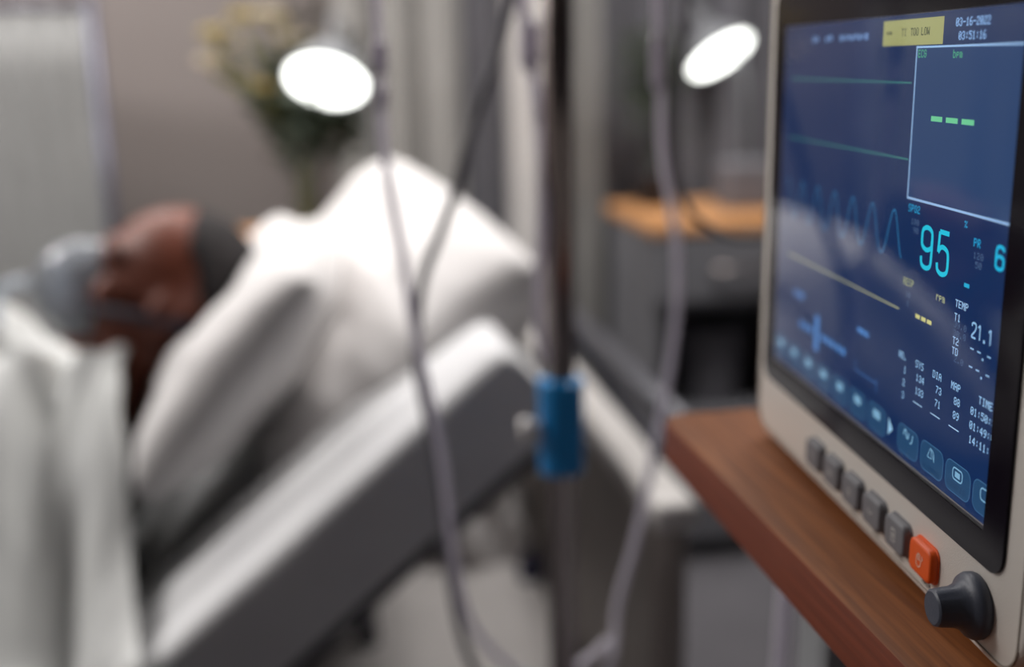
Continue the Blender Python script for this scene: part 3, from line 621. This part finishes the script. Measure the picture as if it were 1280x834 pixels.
FONT = {k: v.split() for k, v in {
'0': '01110 10001 10011 10101 11001 10001 01110', '1': '00100 01100 00100 00100 00100 00100 01110', '2': '01110 10001 00001 00110 01000 10000 11111',
'3': '01110 10001 00001 00110 00001 10001 01110', '4': '00010 00110 01010 10010 11111 00010 00010', '5': '11111 10000 11110 00001 00001 10001 01110',
'6': '00110 01000 10000 11110 10001 10001 01110', '7': '11111 00001 00010 00100 00100 01000 01000', '8': '01110 10001 10001 01110 10001 10001 01110',
'9': '01110 10001 10001 01111 00001 00010 01100', ':': '00000 00100 00100 00000 00100 00100 00000', '-': '00000 00000 00000 11111 00000 00000 00000',
'.': '00000 00000 00000 00000 00000 01100 01100', 'A': '01110 10001 10001 11111 10001 10001 10001', 'C': '01110 10001 10000 10000 10000 10001 01110',
'D': '11110 10001 10001 10001 10001 10001 11110', 'E': '11111 10000 10000 11110 10000 10000 11111', 'F': '11111 10000 10000 11110 10000 10000 10000',
'G': '01110 10001 10000 10111 10001 10001 01110', 'I': '01110 00100 00100 00100 00100 00100 01110', 'L': '10000 10000 10000 10000 10000 10000 11111',
'M': '10001 11011 10101 10101 10001 10001 10001', 'N': '10001 11001 10101 10101 10011 10001 10001', 'O': '01110 10001 10001 10001 10001 10001 01110',
'P': '11110 10001 10001 11110 10000 10000 10000', 'R': '11110 10001 10001 11110 10100 10010 10001', 'S': '01111 10000 10000 01110 00001 00001 11110',
'T': '11111 00100 00100 00100 00100 00100 00100', 'U': '10001 10001 10001 10001 10001 10001 01110', 'W': '10001 10001 10001 10101 10101 11011 10001',
'Y': '10001 10001 01010 00100 00100 00100 00100', 'Z': '11111 00001 00010 00100 01000 10000 11111', 'K': '10001 10010 10100 11000 10100 10010 10001', 'B': '11110 10001 10001 11110 10001 10001 11110',
'%': '11001 11010 00010 00100 01000 01011 10011', 'b': '10000 10000 11110 10001 10001 10001 11110', 'p': '00000 00000 11110 10001 11110 10000 10000', 'm': '00000 00000 11010 10101 10101 10101 10101',
'r': '00000 00000 10110 11001 10000 10000 10000', 'g': '00000 00000 01111 10001 01111 00001 01110', 'H': '10001 10001 10001 11111 10001 10001 10001', ' ': '00000 '*7}.items()}
YS = [0]
def q4(bm, x0, x1, y0, y1, d):
    x0 = max(0, x0); x1 = min(800, x1)
    if x1 <= x0: return
    bm.faces.new([bm.verts.new(p) for p in ((U(x0), d, V(y1)), (U(x1), d, V(y1)), (U(x1), d, V(y0)), (U(x0), d, V(y0)))])
def text(bm, s, x, y, h=10, cell=8.5, w=6.7, d=.0001, bold=.18):
    pw = w/5; ph = h/7
    for ch in s:
        g = FONT.get(ch, FONT[' '])
        for r_, row in enumerate(g):
            c = 0
            while c < 5:
                if row[c] == '1':
                    c2 = c
                    while c2 < 4 and row[c2+1] == '1': c2 += 1
                    q4(bm, x+c*pw-bold, x+(c2+1)*pw+bold, y+r_*ph, y+(r_+1)*ph, d); c = c2+1
                else: c += 1
        x += cell
def ribbon(bm, pts, w, d=.0001, smooth=True, wx=None):
    P = spline([(a, b, 0) for a, b in pts], 6) if smooth else [Vector((a, b, 0)) for a, b in pts]; A = []; B_ = []
    for i, p in enumerate(P):
        t = (P[min(i+1, len(P)-1)]-P[max(0, i-1)]).normalized(); n = Vector((-t.y, t.x, 0))
        ww = (wx or w) ; o = Vector((n.x*ww/2, n.y*w/2, 0))
        A.append(p+o); B_.append(p-o)
    mk_ = lambda p: bm.verts.new((U(min(800, max(0, p.x))), d, V(p.y)))
    A = [mk_(p) for p in A]; B_ = [mk_(p) for p in B_]
    for i in range(len(A)-1): bm.faces.new((A[i], A[i+1], B_[i+1], B_[i]))
DIG = {'9': [[(.95, .3), (.9, .47), (.5, .55), (.1, .47), (.03, .28), (.1, .08), (.5, 0), (.9, .08), (.97, .3), (.97, .65), (.9, .92), (.5, 1), (.12, .93), (.03, .74)]],
 '5': [[(.95, .0), (.14, .0)], [(.14, .0), (.08, .5)], [(.08, .5), (.3, .37), (.6, .36), (.9, .45), (.97, .68), (.9, .92), (.5, 1), (.12, .93), (.03, .76)]],
 '6': [[(.95, .2), (.88, .07), (.5, 0), (.12, .08), (.03, .35), (.03, .7), (.1, .92), (.5, 1), (.9, .92), (.97, .72), (.9, .5), (.5, .43), (.12, .5), (.04, .68)]],
 '7': [[(.03, 0), (.97, 0)], [(.97, 0), (.6, .45), (.45, 1)]], '2': [[(.05, .25), (.12, .06), (.5, 0), (.88, .07), (.95, .27), (.7, .55), (.15, .85), (.05, 1)], [(.05, 1), (.97, 1)]],
 '1': [[(.15, .2), (.55, .0)], [(.55, 0), (.55, 1)]]}
def dig(bm, ch, x, y, w, h, t):
    for st_ in DIG[ch]: ribbon(bm, [(x+a*w, y+b*h) for a, b in st_], t, smooth=len(st_) > 2)
def scr(name, fn, c, s=1.0, d=None):
    bm = bmesh.new(); fn(bm)
    if d is not None:
        for v in bm.verts: v.co.y = d
    o = link(name, bm, emis('glow_'+name+'_'+c, c, s), lcd); return o
def multi(items, **k):
    def f(bm):
        for s, x, y in items: text(bm, s, x, y, **k)
    return f
# upper right box, fill lightened to paint in reflection and backlight
scr('reading_panel_sheen', lambda b: q4(b, 533, 800, 41, 236, .00015), '203f6c')
def frame(b):
    q4(b, 531, 800, 39.5, 42, .0001); q4(b, 530.5, 533.5, 39.5, 238, .0001); q4(b, 531, 800, 235, 238, .0001)
scr('panel_outline', frame, '9cc4f0')
scr('alarm_banner', lambda b: q4(b, 421, 604, 4.5, 38, .00012), 'a6a870')
scr('alarm_text', lambda b: (text(b, 'TI', 482, 16, h=10), text(b, 'TOO', 510, 16, h=10, bold=.35), text(b, 'LOW', 542, 16, h=10, bold=.35), q4(b, 434, 440, 19, 23, .0001), q4(b, 443, 450, 19, 23, .0001)), '3a4432', d=.00006)
scr('clock_text', multi((('03-16-2022', 636, 8), ('03:51:16', 645, 24)), h=10, bold=.35), '8fbcf4')
scr('status_text', lambda b: [q4(b, x, x+w, 18+(i % 3), 28-(i % 2)*2, .0001) for i, (x, w) in enumerate(((139, 9), (151, 12), (197, 10), (211, 14), (258, 10), (270, 8), (282, 4), (290, 9), (302, 10), (316, 9), (330, 10), (344, 8), (356, 12)))], '6f93c8')
scr('heart_rate_label', multi((('ECG', 537, 44),), h=10, bold=.1), '4fae86')
scr('heart_rate_unit', multi((('bpm', 634, 45),), h=10, bold=.1), '4fae86')
scr('heart_rate_dashes', lambda b: [q4(b, x, x+31, 126.5, 133, .0001) for x in (586, 627, 668)], '6fd09a')
scr('oxygen_label', multi((('SPO2', 538, 244),), h=10, cell=9, bold=.15), '24a6de')
scr('pulse_label', multi((('PR', 721, 263),), h=10, cell=9, bold=.3), '24a6de')
scr('percent_sign', multi((('%', 695, 246),), h=8, bold=.2), '24a6de')
for tx_, xx, yy in (('100', 548, 262), ('90', 556, 273), ('120', 722, 279), ('50', 728, 290), ('39.0', 687, 371), ('38.0', 687, 382), ('2.0', 694, 414), ('30', 545, 362), ('8', 550, 374)):
    scr('limit_text', multi(((tx_, xx, yy),), h=8, bold=0), '50688c')
scr('oxygen_digits', lambda b: (dig(b, '9', 583, 268, 31, 53, 6.2), dig(b, '5', 629, 268, 31, 53, 6.2)), '27cbe8')
scr('pulse_digits', lambda b: (dig(b, '6', 774, 264, 18, 26, 4.6), dig(b, '7', 796, 264, 18, 26, 4.2)), '22b8e4')
scr('pulse_bar', lambda b: q4(b, 705, 718, 320, 325, .0001), '2ab4e0')
scr('respiration_label', multi((('RESP', 536, 344), ), h=10, bold=.2), 'a0a878')
scr('respiration_unit', multi((('rpm', 635, 345), ), h=11, bold=.1), 'b4b88c')
scr('respiration_dashes', lambda b: [q4(b, x, x+13, 386, 391.5, .0001) for x in (579.5, 597, 614)], 'd6d288')
scr('temperature_label', multi((('TEMP', 687, 344), ('T1', 687, 361), ('T2', 687, 391), ('TD', 687, 404)), h=9.5, bold=.25), 'a6ccf4')
scr('temperature_digits', lambda b: (dig(b, '2', 732, 363, 11, 18, 2.4), dig(b, '1', 746, 363, 11, 18, 2.4), q4(b, 761, 765, 378, 382, .0001), dig(b, '1', 771, 363, 11, 18, 2.4)), '9cc8f2')
def dsh(b):
    for y in (394, 416.5):
        for x in (732, 749, 773): q4(b, x, x+8.5, y, y+1.8, .0001)
        q4(b, 761.5, 765, y+6, y+9, .0001)
scr('temperature_dashes', dsh, '9cc8f2')
scr('pressure_table', multi((('NO.', 537, 447), ('1', 555, 465), ('2', 554, 483), ('3', 554, 501), ('SYS', 590, 447), ('134', 594, 465), ('133', 594, 483), ('DIA', 641, 447), ('73', 652, 465), ('71', 652, 483), ('MAP', 692, 447), ('88', 702, 465), ('89', 702, 483),
    ('TIME', 762, 446), ('01:50:3', 745, 464), ('01:49:0', 745, 482), ('14:11:5', 746, 500)), h=10, bold=.15), '9ecdf6')
scr('pressure_rules', lambda b: [q4(b, x, x+27, 504.5, 506, .0001) for x in (590, 641.5, 693)], 'a9cdee')
scr('heart_trace', lambda b: (q4(b, 40, 522, 85.5, 87.2, .0001), q4(b, 40, 527, 185.5, 187.2, .0001)), '3f8a82')
def pl_(b):
    pts = []
    x = 40
    while x <= 527:
        ph = ((x-343)/75) % 1; e = (1+math.cos(2*math.pi*ph))/2; pts.append((x, 323-65*e**1.25)); x += 4
    ribbon(b, pts, 2.2)
scr('oxygen_trace', pl_, '2f7fb4')
scr('respiration_trace', lambda b: q4(b, 60, 527, 389.5, 392, .0001), 'a8aa88')
scr('pressure_label', lambda b: (text(b, 'NIBP', 100, 446, h=14, cell=13, w=10, bold=.8), text(b, 'MMHG', 388, 448, h=9, cell=11, w=9, bold=1.2), [q4(b, x, x+15, 495, 507, .0001) for x in (134, 156, 178, 238, 260, 282, 306, 328)], q4(b, 206, 226, 470, 530, .0001)), '4f8ad0')
scr('pressure_bracket', lambda b: (q4(b, 385, 470, 514, 518, .0001), q4(b, 385, 389, 500, 518, .0001), q4(b, 466, 470, 508, 530, .0001)), '33588e')
# touch keys
def tk_(b, x, d=.00016, ins=0):
    P = rr(x+ins, x+66-ins, -587+ins, -546-ins, 13-ins, 5); P = [(min(800, a), -b_) for a, b_ in P]; b.faces.new([b.verts.new((U(a), d, V(c))) for a, c in P])
keys = [x for x in (4, 77, 150, 223, 296, 369, 442, 548, 621, 693, 765)]
scr('touch_key_border', lambda b: [tk_(b, x) for x in keys], '426b92')
scr('touch_key', lambda b: [tk_(b, x, .00013, 1.3) for x in keys], '284b70')
scr('arrow_icon', lambda b: b.faces.new([b.verts.new((U(x), .0001, V(y))) for x, y in ((517, 551), (517, 577), (532, 565))]), '9fd0f2')
def icons(b):
    d = .00008
    ribbon(b, [(568, 560), (570, 553), (575, 552), (577, 560), (582, 561), (584, 553)], 3, d); ribbon(b, [(596, 553), (594, 563), (589, 566)], 2.5, d)
    ribbon(b, [(642, 565), (649, 552), (654, 565), (642, 565)], 1.8, d, False); ribbon(b, [(653, 552), (660, 557), (661, 566)], 1.6, d); ribbon(b, [(650, 551), (662, 567)], 1.6, d, False)
    P = rr(713, 738, -568, -553, 5, 4); P = [(a, -c) for a, c in P]+[(P[0][0], -P[0][1])]; ribbon(b, P, 2, d, False); q4(b, 719, 732, 557, 564.5, d)
    P = rr(784, 812, -568, -553, 5, 4); P = [(a, -c) for a, c in P]+[(P[0][0], -P[0][1])]; ribbon(b, P, 2, d, False)
    for x in keys[:7]: P = rr(x+20, x+46, -567, -554, 4, 4); b.faces.new([b.verts.new((U(a), d, V(-c))) for a, c in P])
scr('key_icon', icons, '8fc4e8', .8)
scr('key_text', multi((('CONFIG', 701, 573), ('ALARMS', 630, 576)), h=8, cell=8.2, w=6.2, d=.00008, bold=.05), '16365c')

# hard keys
kx = [76.3, 102.0, 127.4, 152.8, 178.2, 203.4]
def key(x, m, im, icon, label=None):
    bm = bmesh.new(); z = -.0319; w = .0162/2*1.42; w = .0100; h = .0073
    def lp(s, y, r): return [(a, y, c) for a, c in rr(x-w+s, x+w-s, z-h/1+s, z+h-s, r, 5)]
    loft(bm, [lp(-.0006, .0007, .0042), lp(-.0006, .0001, .0042), lp(0, -.0002, .0036), lp(.0002, -.0025, .0034), lp(.0009, -.0031, .0028), lp(.002, -.0032, .002)])
    k = link('key', bm, m, mon, True, None, 50)
    if label: k['label'] = label
    bm = bmesh.new(); icon(bm, x, z); link('key_icon', bm, im, k); return k
def seg(bm, pts, w, y=-.0034):
    for (a, b), (c, d) in zip(pts, pts[1:]):
        t = Vector((c-a, d-b)).normalized(); n = Vector((-t.y, t.x))*w/2; e = t*w*.3
        bm.faces.new([bm.verts.new((p[0], y, p[1])) for p in ((a-e.x+n.x, b-e.y+n.y), (c+e.x+n.x, d+e.y+n.y), (c+e.x-n.x, d+e.y-n.y), (a-e.x-n.x, b-e.y-n.y))])
def ic(shape):
    def f(bm, x, z):
        for st_ in shape: seg(bm, [(x+a*.001, z+b*.001) for a, b in st_], .0005)
    return f
I_hand = [[(-2, 1), (-2, -2.2), (0, -3), (1.6, -2), (2.2, 1)], [(-2, 1), (-1.2, 2.2), (-.8, 0)], [(-.8, 2.6), (0, 2.8), (0, 0)], [(0, 2.8), (1, 2.4), (1, .2)], [(2.6, 2.6), (3.4, 1.2)]]
I_box = [[(-2, -2.5), (-2, 2.5), (2, 2.5), (2, -2.5), (-2, -2.5)], [(-1.5, 2.9), (1.5, 2.9)], [(-.8, .8), (.9, .8), (.9, -1), (-.8, -1), (-.8, .8)], [(-.8, 0), (.9, 0)]]
I_bird = [[(-3, 1), (-1.5, 0), (0, -.8), (1.5, .2), (3, .6)], [(-1.5, 0), (-.5, 1)]]
I_tri = [[(-2.2, 0), (.5, 1.8), (.5, -1.8), (-2.2, 0)], [(1.5, 1.5), (1.5, -1.5)]]
I_pls = [[(-2, 0), (2, 0)], [(0, 2), (0, -2)], [(-1.5, 1.5), (1.5, 1.5), (1.5, -1.5), (-1.5, -1.5), (-1.5, 1.5)]]
I_cir = [[(2*math.cos(a), 2*math.sin(a)) for a in [k*math.pi/6 for k in range(13)]]]
for x, icn in zip(kx, (I_cir, I_pls, I_tri, I_bird, I_box, I_hand)):
    red = icn is I_hand; key(x/1000, M['orange'] if red else M['key'], M['iconr'] if red else M['icon'], ic(icn), 'orange rubber key' if red else None)
bm = bmesh.new()
def ptext(bm, s, x, z, h, cell, w):
    for ch in s:
        g = FONT[ch]
        for r_, row in enumerate(g):
            for c in range(5):
                if row[c] == '1':
                    a, b = x+c*w/5, z-r_*h/7; bm.faces.new([bm.verts.new(p) for p in ((a, .00045, b-h/7), (a+w/5*1.15, .00045, b-h/7), (a+w/5*1.15, .00045, b), (a, .00045, b))])
        x += cell
ptext(bm, 'MAIN', .2000, -.0412, .0024, .0019, .0016); o = link('key_caption', bm, M['darkprint'], hs)
bm = bmesh.new(); ptext(bm, 'PRINT', .1733, -.0420, .0018, .0018, .0015); link('key_caption', bm, M['print'], hs)
bm = bmesh.new(); ptext(bm, 'NIBP', .149, -.0420, .0018, .0019, .0015); link('key_caption', bm, M['print'], hs)
bm = bmesh.new(); ptext(bm, 'MUTE', .1235, -.0420, .0018, .0019, .0015); link('key_caption', bm, M['print'], hs)

# rotary knob
bm = bmesh.new(); n = 48
pr = [(.0121, .0), (.0126, .0010), (.0126, .0032), (.0118, .0048), (.0103, .0058), (.0092, .0068), (.0084, .0084), (.0078, .0100), (.0073, .0155), (.0069, .0172), (.0061, .0178), (.0, .0180)]
rings = []
for r_, h in pr:
    row = []
    for k in range(n):
        a = 2*math.pi*k/n; g = 1.0
        if .009 < h < .0165: g = 1-.05*max(0, math.cos(a*6))**6
        row.append(bm.verts.new((-0+.2450+r_*g*math.cos(a), -h  , -.0310+r_*g*math.sin(a))))
    rings.append(row)
for i in range(len(rings)-1):
    for k in range(n): bm.faces.new((rings[i][k], rings[i+1][k], rings[i+1][(k+1) % n], rings[i][(k+1) % n]))
bmesh.ops.remove_doubles(bm, verts=bm.verts, dist=1e-6)
kb = link('rotary_knob', bm, M['knob'], mon, True, None, 35); kb['label'] = 'dark slate rotary knob'; kb.location = (0, .0006, 0)
